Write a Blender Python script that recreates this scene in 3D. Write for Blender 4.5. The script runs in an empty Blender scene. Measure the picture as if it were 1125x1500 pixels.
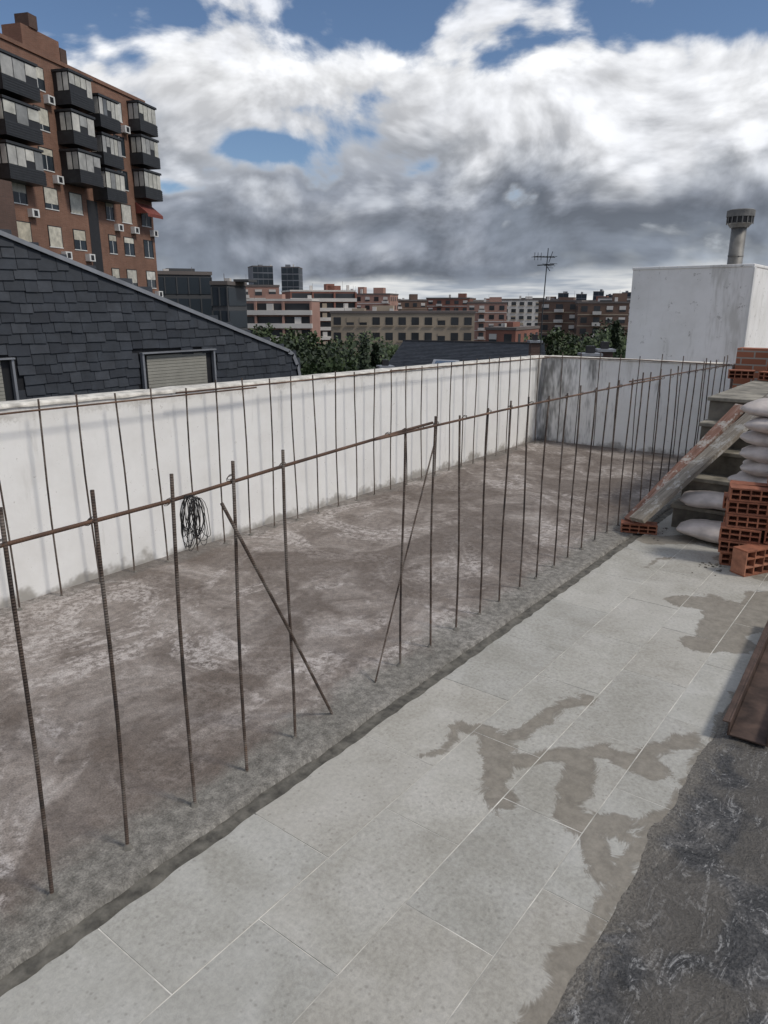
import bpy, math, random
from mathutils import Vector, Matrix, noise
random.seed(7)
scene=bpy.context.scene
COL=scene.collection
H=1.65
# ------------------------------------------------------------------ materials
class NT:
    maxd=4; dim='3D'
    def __init__(s,name,dim='3D'):
        s.m=bpy.data.materials.new(name); s.m.use_nodes=True; s.t=s.m.node_tree
        s.b=s.t.nodes["Principled BSDF"]; s.dim=dim
    def n(s,typ,**k):
        nd=s.t.nodes.new(typ)
        for a,v in k.items(): setattr(nd,a,v)
        return nd
    def l(s,a,b): s.t.links.new(a,b)
    def coord(s,scale=(1,1,1)):
        tc=s.n("ShaderNodeTexCoord"); mp=s.n("ShaderNodeMapping"); mp.inputs["Scale"].default_value=scale
        s.l(tc.outputs["Object"],mp.inputs["Vector"]); return mp.outputs["Vector"]
    def noise(s,scale,detail=4,rough=.6,vec=None,dist=0,sc=(1,1,1)):
        nd=s.n("ShaderNodeTexNoise",noise_dimensions=s.dim); nd.inputs["Scale"].default_value=scale; nd.inputs["Detail"].default_value=min(detail,s.maxd)
        nd.inputs["Roughness"].default_value=rough; nd.inputs["Distortion"].default_value=dist
        s.l(vec if vec is not None else s.coord(sc),nd.inputs["Vector"]); return nd.outputs["Fac"]
    def ramp(s,fac,stops):
        r=s.n("ShaderNodeValToRGB"); e=r.color_ramp.elements
        cc=lambda c:(c[0],c[1],c[2],1) if not isinstance(c,(int,float)) else (c,c,c,1)
        e[0].position=stops[0][0]; e[0].color=cc(stops[0][1]); e[1].position=stops[-1][0]; e[1].color=cc(stops[-1][1])
        for p,c in stops[1:-1]:
            q=e.new(p); q.color=cc(c)
        s.l(fac,r.inputs["Fac"]); return r.outputs["Color"]
    def mix(s,fac,a,b,mode='MIX'):
        x=s.n("ShaderNodeMixRGB",blend_type=mode)
        for k,v in ((0,fac),(1,a),(2,b)):
            sock=x.inputs[k]
            if isinstance(v,(int,float)): 
                sock.default_value=v if k==0 else (v,v,v,1)
            elif isinstance(v,tuple): sock.default_value=(v[0],v[1],v[2],1)
            else: s.l(v,sock)
        return x.outputs[0]
    def math(s,op,a,b=None,clamp=False):
        x=s.n("ShaderNodeMath",operation=op); x.use_clamp=clamp
        for i,v in enumerate((a,b)):
            if v is None: continue
            if isinstance(v,(int,float)): x.inputs[i].default_value=v
            else: s.l(v,x.inputs[i])
        return x.outputs[0]
    def mr(s,v,a,b,c=0,d=1,smooth=True):
        x=s.n("ShaderNodeMapRange"); x.interpolation_type='SMOOTHSTEP' if smooth else 'LINEAR'
        s.l(v,x.inputs[0]); 
        for i,q in enumerate((a,b,c,d)): x.inputs[i+1].default_value=q
        return x.outputs[0]
    def xyz(s):
        tc=s.n("ShaderNodeTexCoord"); sp=s.n("ShaderNodeSeparateXYZ"); s.l(tc.outputs["Object"],sp.inputs[0]); return sp.outputs
    def bump(s,h,strength=.3,dist=.01):
        b=s.n("ShaderNodeBump"); b.inputs["Strength"].default_value=strength; b.inputs["Distance"].default_value=dist
        s.l(h,b.inputs["Height"]); s.l(b.outputs[0],s.b.inputs["Normal"])
    def color(s,c):
        if isinstance(c,tuple): s.b.inputs["Base Color"].default_value=(c[0],c[1],c[2],1)
        else: s.l(c,s.b.inputs["Base Color"])
    def rough(s,r):
        if isinstance(r,(int,float)): s.b.inputs["Roughness"].default_value=r
        else: s.l(r,s.b.inputs["Roughness"])
def simple(name,c,rough=.8,var=.25,scale=3,bump=0,metal=0,spec=None,detail=3):
    t=NT(name); nz=t.noise(scale,detail)
    t.color(t.ramp(nz,[(.3,tuple(x*(1-var) for x in c)),(.7,tuple(min(1,x*(1+var)) for x in c))]))
    t.rough(rough); t.b.inputs["Metallic"].default_value=metal
    if spec is not None: t.b.inputs["Specular IOR Level"].default_value=spec
    if bump: t.bump(nz,bump,.01)
    return t.m
def island(name,cols,rough=.8,scale=8,bump=.2,dist=.01):
    t=NT(name); g=t.n("ShaderNodeNewGeometry"); r=t.ramp(g.outputs["Random Per Island"],[(i/(len(cols)-1),c) for i,c in enumerate(cols)])
    nz=t.noise(scale,3,.65); c=t.mix(1,r,t.ramp(nz,[(.3,.7),(.7,1.25)]),'MULTIPLY'); t.color(c); t.rough(rough)
    if bump: t.bump(nz,bump,dist)
    return t.m

def m_slab():
    t=NT("slab_concrete",'2D'); 
    big=t.noise(.85,4,.6,dist=.6); mid=t.noise(2.4,4,.72,dist=.5); fine=t.noise(24,4,.8); grit=t.noise(150,1,.6)
    base=t.ramp(mid,[(.30,(.150,.123,.104)),(.44,(.215,.182,.158)),(.56,(.275,.238,.210)),(.70,(.37,.33,.30))])
    dampm=t.mr(big,.47,.57)
    base=t.mix(t.math('MULTIPLY',dampm,.68),base,(.125,.098,.080))
    ef=t.math('MULTIPLY',t.math('MULTIPLY',t.mr(t.noise(1.25,4,.85,dist=1.0),.49,.62),t.mr(fine,.36,.58)),t.mr(big,.44,.54,1,.25))
    base=t.mix(t.math('MULTIPLY',ef,.72),base,(.50,.455,.425))
    X,Y,Z=t.xyz()
    nx=t.math('ADD',X,t.math('MULTIPLY',t.math('SUBTRACT',mid,.5),.35))
    strip=t.mr(nx,-1.98,-1.80)
    base=t.mix(t.math('MULTIPLY',strip,.8),base,t.ramp(fine,[(.3,(.145,.14,.122)),(.7,(.25,.24,.212))]))
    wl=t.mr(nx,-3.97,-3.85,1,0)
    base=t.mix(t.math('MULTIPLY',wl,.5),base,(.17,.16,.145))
    base=t.mix(1,base,t.ramp(fine,[(.3,.74),(.7,1.22)]),'MULTIPLY')
    base=t.mix(1,base,t.ramp(grit,[(.3,.8),(.7,1.16)]),'MULTIPLY')
    t.color(base); t.rough(.9)
    h=t.math('ADD',fine,t.math('MULTIPLY',grit,.3))
    t.bump(h,.5,.014); return t.m
def m_tile():
    t=NT("stone_tile",'2D'); at=t.n("ShaderNodeAttribute",attribute_name="wet"); tn=t.n("ShaderNodeAttribute",attribute_name="tint")
    mid=t.noise(4,4,.6,dist=.4); fine=t.noise(55,3,.75); vor=t.n("ShaderNodeTexVoronoi",voronoi_dimensions='2D'); vor.inputs["Scale"].default_value=30
    t.l(t.coord(),vor.inputs["Vector"])
    base=t.ramp(mid,[(.3,(.340,.325,.283)),(.5,(.385,.370,.328)),(.7,(.43,.415,.375))])
    base=t.mix(1,base,t.ramp(fine,[(.3,.84),(.7,1.12)]),'MULTIPLY')
    pale=t.mr(t.noise(.9,3,.7),.45,.62); base=t.mix(t.math('MULTIPLY',pale,.28),base,(.53,.515,.475))
    pk=t.math('MULTIPLY',t.mr(vor.outputs["Distance"],.05,.20,1,0),t.mr(t.noise(14,1),.50,.60))
    base=t.mix(t.math('MULTIPLY',pk,.42),base,(.20,.19,.165))
    base=t.mix(1,base,tn.outputs["Color"],'MULTIPLY')
    w=t.math('ADD',at.outputs["Fac"],t.math('MULTIPLY',t.math('SUBTRACT',t.noise(9,4,.85,dist=.8),.5),.85))
    wm=t.mr(w,.36,.58); edge=t.math('MULTIPLY',t.mr(w,.38,.48),t.mr(w,.50,.64,1,0))
    wc=t.ramp(t.noise(18,3,.75),[(.3,(.150,.128,.098)),(.7,(.25,.22,.175))])
    base=t.mix(t.math('MULTIPLY',wm,.80),base,wc)
    base=t.mix(t.math('MULTIPLY',edge,.28),base,(.12,.10,.075))
    hz=t.mr(t.noise(2.2,4,.8,dist=.5),.54,.68); base=t.mix(t.math('MULTIPLY',hz,.18),base,(.24,.22,.185))
    t.color(base)
    t.rough(t.mr(w,.4,.6,.85,.74))
    t.bump(fine,.3,.005); return t.m
def m_wall():
    t=NT("white_painted_render"); mid=t.noise(3.0,4,.7); fine=t.noise(36,4,.75); X,Y,Z=t.xyz()
    base=t.ramp(mid,[(.3,(.80,.785,.75)),(.6,(.88,.87,.84))])
    st=t.noise(5,4,.8,sc=(1,1,.16)) ; g=t.mr(t.math('ADD',st,t.mr(Z,.6,1.1,0,.12,False)),.61,.80)
    base=t.mix(t.math('MULTIPLY',g,.42),base,(.36,.34,.29))
    bl=t.mr(t.math('ADD',Z,t.math('MULTIPLY',t.math('SUBTRACT',mid,.5),.35)),.0,.07,1,0)
    base=t.mix(t.math('MULTIPLY',bl,.75),base,(.25,.225,.19))
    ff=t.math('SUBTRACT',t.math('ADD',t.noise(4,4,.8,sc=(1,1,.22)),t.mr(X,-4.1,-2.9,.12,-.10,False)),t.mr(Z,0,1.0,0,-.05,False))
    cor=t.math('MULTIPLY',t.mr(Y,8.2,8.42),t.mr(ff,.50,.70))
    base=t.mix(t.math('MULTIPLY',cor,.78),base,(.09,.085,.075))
    sp=t.mr(t.noise(24,4,.85),.63,.70); base=t.mix(t.math('MULTIPLY',sp,.5),base,(.34,.30,.24))
    dk=t.mr(t.math('ADD',Z,t.math('MULTIPLY',t.math('SUBTRACT',fine,.5),.12)),1.02,1.07,0,.5)
    base=t.mix(t.math('MULTIPLY',dk,t.mr(mid,.4,.6)),base,(.35,.32,.27))
    t.color(base); t.rough(.85); t.bump(fine,.2,.006); return t.m
def m_rust():
    t=NT("rusty_steel_rebar"); a=t.noise(9,3,.7)
    base=t.ramp(a,[(.35,(.045,.036,.032)),(.5,(.095,.066,.05)),(.62,(.17,.145,.125)),(.75,(.13,.075,.045))])
    w=t.n("ShaderNodeTexWave"); w.bands_direction='Z'; w.inputs["Scale"].default_value=38; w.inputs["Distortion"].default_value=.5
    t.l(t.coord(),w.inputs["Vector"]); base=t.mix(1,base,t.ramp(w.outputs["Fac"],[(.2,.7),(.8,1.25)]),'MULTIPLY')
    t.color(base); t.rough(.75); t.b.inputs["Metallic"].default_value=.3; t.bump(w.outputs["Fac"],.8,.002); return t.m
def m_rustbar():
    t=NT("rusty_steel_bar"); a=t.noise(5,3,.7)
    base=t.ramp(a,[(.35,(.07,.045,.034)),(.55,(.15,.085,.055)),(.7,(.24,.15,.10))]); t.color(base); t.rough(.75); t.b.inputs["Metallic"].default_value=.3
    w=t.n("ShaderNodeTexWave"); w.bands_direction='Y'; w.inputs["Scale"].default_value=38; t.l(t.coord(),w.inputs["Vector"]); t.bump(w.outputs["Fac"],.8,.002); return t.m
def m_membrane():
    t=NT("bitumen_membrane",'2D'); a=t.noise(6,4,.85,dist=.5); st=t.noise(11,4,.9,dist=.8,sc=(1.8,.6,1)); f=t.noise(80,3,.8); big=t.noise(1.9,3,.7)
    base=t.ramp(a,[(.33,(.022,.022,.022)),(.50,(.052,.051,.051)),(.68,(.125,.120,.115))])
    base=t.mix(1,base,t.ramp(f,[(.3,.45),(.7,1.6)]),'MULTIPLY')
    m2=t.math('MULTIPLY',t.mr(st,.53,.66),t.mr(f,.36,.58))
    base=t.mix(t.math('MULTIPLY',m2,.7),base,(.40,.395,.385))
    br=t.mr(big,.47,.60); base=t.mix(t.math('MULTIPLY',br,.5),base,(.135,.118,.095))
    X,Y,Z=t.xyz(); e=t.mr(t.math('ADD',X,t.math('MULTIPLY',t.math('SUBTRACT',a,.5),.2)),-.50,-.42,1,0)
    base=t.mix(t.math('MULTIPLY',e,.8),base,t.ramp(f,[(.3,(.12,.105,.085)),(.7,(.28,.255,.215))]))
    t.color(base); t.rough(t.mr(a,.3,.7,.4,.8)); t.bump(t.math('ADD',a,t.math('MULTIPLY',f,.6)),.7,.02); return t.m
def m_wood(name,c1,c2,c3,sc=(14,1.2,14)):
    t=NT(name); a=t.noise(3,4,.7,sc=sc,dist=.3); b=t.noise(7,4,.8)
    base=t.ramp(a,[(.3,c1),(.55,c2),(.75,c3)]); base=t.mix(t.math('MULTIPLY',t.mr(b,.50,.62),.85),base,(.46,.44,.40)); t.color(base); t.rough(.9); t.bump(a,.5,.008); return t.m
def m_brickwall(name,c1,c2,mortar,scale=1):
    t=NT(name); X,Y,Z=t.xyz(); cb=t.n("ShaderNodeCombineXYZ"); t.l(t.math('ADD',X,Y),cb.inputs[0]); t.l(Z,cb.inputs[1])
    b=t.n("ShaderNodeTexBrick"); b.inputs["Scale"].default_value=1/scale
    b.inputs["Brick Width"].default_value=.25; b.inputs["Row Height"].default_value=.07; b.inputs["Mortar Size"].default_value=.008
    for k,c in (("Color1",c1),("Color2",c2),("Mortar",mortar)): b.inputs[k].default_value=(*c,1)
    t.l(cb.outputs[0],b.inputs["Vector"])
    base=t.mix(1,b.outputs["Color"],t.ramp(t.noise(.35,4,.7),[(.3,.75),(.7,1.25)]),'MULTIPLY'); t.color(base); t.rough(.9); return t.m
MSLAB=m_slab(); MTILE=m_tile(); MWALL=m_wall(); MRUST=m_rust(); MBAR=m_rustbar(); MMEM=m_membrane()
MMORT=simple("cement_mortar",(.16,.15,.13),.95,.35,25,.8)
MJOINT=simple("tile_joint_grout",(.56,.54,.49),.9,.4,9,.2)
MGROOVE=simple("groove_mortar",(.115,.107,.09),.95,.5,22,.8)
MCOPE=simple("coping_mortar",(.60,.57,.51),.9,.35,14,.5)
MSLATE=island("slate_shingle",[(.017,.021,.029),(.031,.037,.047),(.024,.029,.037),(.046,.052,.063)],.6,5,.3)
MSLATEB=simple("slate_backing",(.012,.013,.016),.9,.2)
MFLASH=simple("zinc_flashing",(.30,.31,.33),.5,.2,3,0,.5)
MSHUT=simple("roller_shutter",(.30,.29,.25),.7,.15,3)
MDARK=simple("dark_frame",(.016,.016,.018),.5,.2)
MBAYB=simple("bay_black_panel",(.026,.028,.031),.5,.3)
MGLASS=simple("window_glass",(.03,.04,.05),.12,.3,.6)
MBLIND=island("cream_blind",[(.50,.46,.36),(.62,.60,.52),(.40,.37,.30),(.66,.66,.62)],.7,2,0)
MBLGL=island("bay_glazing",[(.46,.45,.39),(.56,.55,.49),(.34,.34,.33),(.62,.60,.54),(.12,.13,.14)],.4,1,0)
MWHITE=simple("white_plastic",(.68,.68,.66),.6,.1)
MBRK=m_brickwall("tower_brick",(.175,.080,.050),(.22,.108,.070),(.22,.16,.125),1)
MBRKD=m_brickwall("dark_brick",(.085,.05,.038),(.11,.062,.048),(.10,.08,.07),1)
MAWN=simple("red_awning",(.17,.042,.03),.8,.2)
MBRICK=island("clay_brick",[(.30,.11,.06),(.37,.145,.08),(.25,.09,.05),(.42,.19,.115)],.88,20,.4)
MBRICKD=simple("brick_hole_shadow",(.10,.035,.018),.95,.2)
MSACK=simple("cement_sack_paper",(.56,.50,.46),.8,.28,6,.6)
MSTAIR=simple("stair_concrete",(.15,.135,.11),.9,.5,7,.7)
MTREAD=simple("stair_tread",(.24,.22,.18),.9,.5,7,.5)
MBLUE=simple("blue_plastic",(.02,.10,.22),.5,.2)
MPLANK=m_wood("weathered_plank",(.15,.125,.10),(.27,.235,.19),(.38,.35,.30))
MPLANK2=m_wood("reddish_plank",(.13,.065,.045),(.24,.13,.095),(.36,.30,.26))
MBEAM=simple("rusty_beam",(.085,.055,.042),.7,.6,9,.6,.3)
MGALV=simple("galvanised_flue",(.19,.185,.175),.55,.35,5,.1,.4)
MBODY=simple("building_render",(.42,.40,.36),.9,.15,1)

# ------------------------------------------------------------------ builders
class MB:
    def __init__(s): s.v=[];s.f=[];s.mi=[];s.mats=[]
    def mat(s,m):
        if m not in s.mats: s.mats.append(m)
        return s.mats.index(m)
    def box(s,x0,x1,y0,y1,z0,z1,m,M=None):
        i=len(s.v); P=[(x0,y0,z0),(x1,y0,z0),(x1,y1,z0),(x0,y1,z0),(x0,y0,z1),(x1,y0,z1),(x1,y1,z1),(x0,y1,z1)]
        if M is not None: P=[tuple(M@Vector(p)) for p in P]
        s.v+=P; s.f+=[(i,i+3,i+2,i+1),(i+4,i+5,i+6,i+7),(i,i+1,i+5,i+4),(i+1,i+2,i+6,i+5),(i+2,i+3,i+7,i+6),(i+3,i,i+4,i+7)]
        s.mi+=[s.mat(m)]*6
    def poly(s,pts,m):
        i=len(s.v); s.v+=[tuple(p) for p in pts]; s.f.append(tuple(range(i,i+len(pts)))); s.mi.append(s.mat(m))
    def tube(s,pts,r,m,n=7,cap=True):
        i0=len(s.v); pts=[Vector(p) for p in pts]
        rr=r if isinstance(r,(list,tuple)) else [r]*len(pts)
        for k,p in enumerate(pts):
            a=pts[max(k-1,0)]; b=pts[min(k+1,len(pts)-1)]; d=(b-a).normalized()
            u=d.orthogonal().normalized() if k==0 else (u-d*u.dot(d)).normalized()
            w=d.cross(u)
            for j in range(n):
                an=2*math.pi*j/n; s.v.append(tuple(p+(u*math.cos(an)+w*math.sin(an))*rr[k]))
        mi=s.mat(m)
        for k in range(len(pts)-1):
            for j in range(n):
                a=i0+k*n+j; b=i0+k*n+(j+1)%n; s.f.append((a,b,b+n,a+n)); s.mi.append(mi)
        if cap:
            s.f.append(tuple(range(i0,i0+n))); s.mi.append(mi); e=i0+(len(pts)-1)*n; s.f.append(tuple(range(e,e+n))); s.mi.append(mi)
    def obj(s,name,parent=None,smooth=False,loc=None,bevel=0):
        me=bpy.data.meshes.new(name); me.from_pydata(s.v,[],s.f)
        for m in s.mats: me.materials.append(m)
        me.polygons.foreach_set("material_index",s.mi)
        if smooth: me.polygons.foreach_set("use_smooth",[True]*len(s.f))
        me.update(); o=bpy.data.objects.new(name,me); COL.objects.link(o)
        if parent: o.parent=parent
        if loc: o.location=loc
        if bevel:
            b=o.modifiers.new("bevel",'BEVEL'); b.width=bevel; b.segments=2; b.limit_method='ANGLE'
        return o
def empty(name,loc=(0,0,0)):
    e=bpy.data.objects.new(name,None); COL.objects.link(e); e.location=loc; return e
def frame(ox,oy,az,yaw=0):
    a=math.radians(az+yaw); return Matrix(((math.cos(a),-math.sin(a),0,ox),(math.sin(a),math.cos(a),0,oy),(0,0,1,0),(0,0,0,1)))

# ------------------------------------------------------------------ terrace
def gridmesh(name,x0,x1,y0,y1,step,mat,zf,parent=None):
    nx=max(2,int((x1-x0)/step)); ny=max(2,int((y1-y0)/step)); v=[];f=[]
    for j in range(ny+1):
        for i in range(nx+1):
            x=x0+(x1-x0)*i/nx; y=y0+(y1-y0)*j/ny; v.append((x,y,zf(x,y)))
    for j in range(ny):
        for i in range(nx):
            a=j*(nx+1)+i; f.append((a,a+1,a+nx+2,a+nx+1))
    me=bpy.data.meshes.new(name); me.from_pydata(v,[],f); me.materials.append(mat); me.polygons.foreach_set("use_smooth",[True]*len(f))
    o=bpy.data.objects.new(name,me); COL.objects.link(o)
    if parent:o.parent=parent
    return o
def nz(x,y,s,z=0): return noise.noise(Vector((x*s,y*s,z)))
def slabz(x,y):
    return .007*nz(x,y,2.5)+.003*nz(x,y,9,3)
so_=gridmesh("concrete_slab",-4.05,-1.665,-1.5,8.52,.03,MSLAB,slabz)
me=so_.data; xs=max(v.co.x for v in me.vertices)
for v in me.vertices:
    if v.co.x>xs-1e-4: v.co.z-=.03; v.co.x=-1.668+.009*nz(0,v.co.y,3)+.005*nz(0,v.co.y,14)
    elif v.co.x>xs-.035: v.co.x=-1.678+.009*nz(0,v.co.y,3)+.005*nz(0,v.co.y,14); v.co.z-=.002
gridmesh("drainage_groove",-1.72,-1.57,-1.5,8.5,.015,MGROOVE,lambda x,y:-.015+.004*nz(x,y,14)+.003*nz(x,y,45,2))

caps=[((-1.33,2.0),(-1.31,2.26),.015),((-1.31,2.26),(-1.15,2.25),.03),((-1.15,2.22),(-1.03,2.78),.03),((-1.15,2.22),(-1.02,1.95),.05),
((-1.02,1.95),(-.99,1.90),.06),((-1.03,2.2),(-.80,2.45),.04),((-.80,2.45),(-.62,2.42),.05),((-.84,2.3),(-.73,2.0),.05),((-.73,2.0),(-.60,2.05),.05),
((-.52,1.3),(-.515,2.2),.025),((-.50,2.2),(-.50,3.2),.01),((-.73,2.0),(-.56,1.85),.05),((-.70,2.42),(-.56,2.75),.035),
((-1.0,4.15),(-.80,4.25),.08),((-.85,4.2),(-.62,4.1),.13),((-.76,3.62),(-.6,3.75),.08),((-.7,3.75),(-.6,4.5),.12),((-.8,4.1),(-.72,3.7),.06),((-.53,.6),(-.52,1.3),.015),
((-.9,5.1),(-.7,4.9),.12),((-1.5,5.2),(-1.3,5.35),.10),((-1.2,5.6),(-.9,5.3),.14),((-1.3,4.9),(-1.36,4.6),.01)]
def wet(x,y):
    x2=x+.05*nz(x,y,6,1)+.018*nz(x,y,17,2); y2=y+.08*nz(x,y,5,7)+.02*nz(x,y,15,4); best=-9
    for (a,b),(c,d),r in caps:
        dx,dy=c-a,d-b; t=max(0,min(1,((x2-a)*dx+(y2-b)*dy)/(dx*dx+dy*dy+1e-9)))
        dd=math.hypot(x2-a-dx*t,y2-b-dy*t); best=max(best,(r-dd))
    return max(-.2,min(1,.5+best/.12))
def tiles():
    v=[];f=[];W=[];T=[]
    edges=[-1.605,-1.272,-.98,-.69,-.49]; g=.0020
    for r in range(4):
        off=.79 if r%2==0 else 1.082
        for k in range(-5,10):
            ya=off+.585*k; yb=ya+.585
            if yb<-1.5 or ya>6.3: continue
            xa,xb=edges[r]+g,edges[r+1]-g; ya+=g;yb-=g
            tint=.94+.11*random.random(); hz=random.uniform(-.0006,.0006); warm=random.uniform(-.012,.012)
            st=.016; nx=max(2,int((xb-xa)/st)); ny=int((yb-ya)/st); i0=len(v)
            for j in range(ny+1):
                for i in range(nx+1):
                    x=xa+(xb-xa)*i/nx; y=ya+(yb-ya)*j/ny
                    if r==0 and i==0: x+=.010*nz(x,y,14,9)
                    z=hz
                    if i in(0,nx) or j in(0,ny): z-=.0008
                    v.append((x,y,z)); W.append(wet(x,y)); T.append((tint+warm,tint,tint-warm,1))
            for j in range(ny):
                for i in range(nx):
                    a=i0+j*(nx+1)+i; f.append((a,a+1,a+nx+2,a+nx+1))
            for (a,b) in [(i0,i0+nx),(i0+nx,i0+nx+ny*(nx+1))]:
                A=v[a];B=v[b];q=len(v); v+= [A,B,(B[0],B[1],-.02),(A[0],A[1],-.02)]; W+=[0]*4; T+=[(tint,tint,tint,1)]*4; f.append((q,q+1,q+2,q+3))
    me=bpy.data.meshes.new("tile_paving"); me.from_pydata(v,[],f); me.materials.append(MTILE)
    a=me.attributes.new("wet",'FLOAT','POINT'); a.data.foreach_set("value",W)
    c=me.attributes.new("tint",'FLOAT_COLOR','POINT'); c.data.foreach_set("color",[q for t in T for q in t])
    e=empty("tiled_walkway"); o=bpy.data.objects.new("tiles",me); COL.objects.link(o); o.parent=e
    gridmesh("grout_bed",-1.60,-.495,-1.5,6.3,.05,MJOINT,lambda x,y:-.0021+.0010*nz(x,y,7),e)
tiles()
def memz(x,y):
    e=.02*nz(x,y,5,3)
    return .012+.010*nz(x,y,4,1)+.006*nz(x,y,13,2)+.004*nz(x,y,30,6)-max(0,min(1,(-.47+e-x)/.05))*.022
gridmesh("bitumen_roofing",-.535,3,-1.5,6.3,.025,MMEM,memz)

# parapet walls
def wtop(y): return 1.125-.013*(y-1.8)
def wallgrid(name,pts_fn,nu,nv,mat,parent):
    v=[];f=[]
    for j in range(nv+1):
        for i in range(nu+1): v.append(pts_fn(i/nu,j/nv))
    for j in range(nv):
        for i in range(nu):
            a=j*(nu+1)+i; f.append((a,a+1,a+nu+2,a+nu+1))
    me=bpy.data.meshes.new(name); me.from_pydata(v,[],f); me.materials.append(mat); me.polygons.foreach_set("use_smooth",[True]*len(f))
    o=bpy.data.objects.new(name,me); COL.objects.link(o); o.parent=parent; return o
pw=empty("parapet_wall")
wallgrid("side_face",lambda u,w:(-4.03+.006*nz(u*10,w,1.5),-1.5+10.02*u,-.04+(wtop(-1.5+10.02*u)+.04-.008)*w),200,20,MWALL,pw)
def cope(u,w):
    y=-1.5+10.2*u; z=wtop(y)+.005*nz(y,w,6); prof=[(-4.022,-.012),(-4.024,.0),(-4.035,.008),(-4.13,.012),(-4.23,.006),(-4.245,-.02)]
    k=w*5; i=min(4,int(k)); t=k-i; return (prof[i][0]*(1-t)+prof[i+1][0]*t+.004*nz(y,w,9,2), y, z+prof[i][1]*(1-t)+prof[i+1][1]*t)
wallgrid("coping",cope,300,10,MCOPE,pw)
b=MB(); b.box(-4.24,-4.04,-1.5,8.7,-18,.98,MWALL); b.obj("core",pw)
bw=empty("rear_parapet_wall")
wallgrid("rear_face",lambda u,w:(-4.03+2.2*u,8.50+.006*nz(u*3,w,3),-.04+1.07*w),60,20,MWALL,bw)
b=MB(); b.box(-4.03,-1.83,8.51,8.69,-.5,1.03,MWALL); b.box(-4.0,-1.82,8.49,8.70,1.031,1.05,MCOPE); b.obj("core",bw,bevel=.006)
b=MB(); b.box(-4.02,4,-3,13,-18,-.06,MBODY); b.obj("terrace_building")

# ------------------------------------------------------------------ rebar fence
rf=empty("rebar_fence"); rb=MB(); hb=MB(); md=MB()
def rebar(x,y,top,lean=(0,0),r=.0054,z0=-.02):
    n=5; ph=random.random()*6
    pts=[(x+lean[0]*k/n+.004*math.sin(ph+k*1.1),y+lean[1]*k/n+.004*math.cos(ph+k*.9),z0+(top-z0)*k/n) for k in range(n+1)]
    rb.tube(pts,r,MRUST,7)
    q=random.uniform(.008,.016); md.tube([(x,y,-.01),(x,y,.003),(x,y,.012)],[q*1.6,q*1.1,.006],MMORT,7)
tops={.77:1.165,1.02:1.16,1.28:1.16,1.52:1.16,1.77:1.16}
for y in (.27,.52): rebar(-1.80,y,1.15)
leans=[(-.012,.03),(-.012,.03),(-.01,.02),(-.01,.02),(-.01,.01)]
for (y,t),ln in zip(tops.items(),leans): rebar(-1.805,y,t,ln,.0060)
ys=[2.52,2.77,3.02,3.26,3.49,3.74,3.96,4.22,4.45,4.68,4.91,5.15,5.39,5.63,5.87,6.12,6.36,6.6,6.85,7.1,7.34,7.6,7.85,8.1,8.32]
for y in ys: rebar(-1.835,y,1.15+random.uniform(-.02,.015),(random.uniform(-.012,.015),random.uniform(-.03,.01)))
y=-.5
while y<8.4:
    rebar(-3.93,y,1.165+random.uniform(-.02,.02)-.012*max(0,y-2),(random.uniform(-.01,.01),random.uniform(-.015,.01))); y+=.249
x=-3.72
while x<-1.95: rebar(x,8.40,1.13+random.uniform(-.03,.02),(random.uniform(-.01,.01),0)); x+=.235
rb.tube([(-1.81,2.00,0),(-1.795,1.75,.49),(-1.79,1.47,1.035)],.006,MRUST,7)
rb.tube([(-1.83,2.32,0),(-1.86,2.58,.5),(-1.90,2.87,1.0)],.004,MRUST,6)
def bar(pts,r=.0056): hb.tube(pts,r,MBAR,7)
bar([(-1.815,-1.0,1.03),(-1.82,.78,1.068),(-1.822,1.3,1.075),(-1.824,1.8,1.10),(-1.827,2.5,1.128),(-1.83,2.75,1.135)],.0062)
bar([(-1.815,2.3,1.122),(-1.82,3.4,1.122),(-1.825,4.5,1.108),(-1.83,5.6,1.092),(-1.835,6.1,1.08)])
bar([(-1.85,5.4,1.11),(-1.85,7.0,1.075),(-1.85,8.42,1.045)])
bar([(-3.92,-1,1.10),(-3.92,1.9,1.10),(-3.92,3.6,1.085)]); bar([(-3.915,2.9,1.11),(-3.92,3.8,1.10),(-3.92,5.6,1.085)]); bar([(-3.92,5.2,1.095),(-3.92,7,1.06),(-3.92,8.45,1.035)])
bar([(-3.95,8.385,1.05),(-2.8,8.385,1.06),(-1.8,8.385,1.05)])
rb.obj("rebar_posts",rf,True); hb.obj("horizontal_bars",rf,True); md.obj("mortar_collars",rf,True)
tw=MB()
for yy in [.78,1.03,1.29,1.54,1.78]+ys+[2.4,2.65]:
    zz=1.07 if yy<1.5 else (1.10 if yy<2 else 1.125 - max(0,yy-3.4)*.0155)
    for k in range(2):
        pts=[(-1.826+.013*math.cos(a),yy+.004*k+.011*math.sin(a),zz+.008*math.sin(a*1)+.004*k) for a in [i*.9 for i in range(8)]]
        tw.tube(pts,.0014,MRUST,4)
tw.obj("tie_wire",rf)
MWIRE=simple("black_wire",(.025,.023,.022),.5,.3)
wc=MB()
for k in range(26):
    w=random.uniform(.008,.034); h=random.uniform(.055,.085); cx=-1.80+random.uniform(-.02,.035); cy=1.355+random.uniform(-.012,.012); tilt=random.uniform(-.5,.5); sk=random.uniform(-.02,.02)
    pts=[]
    for i in range(17):
        a=2*math.pi*i/16; lx=w*math.sin(a); lz=-h+h*math.cos(a)
        pts.append((cx+lx*math.sin(tilt)*.6,cy+lx*math.cos(tilt)+sk*lz/.1+.003*math.sin(3*a+k),1.082+lz+random.uniform(-.001,.001)))
    wc.tube(pts,.0011,MWIRE,4,False)
wc.obj("tie_wire_coil")

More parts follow.
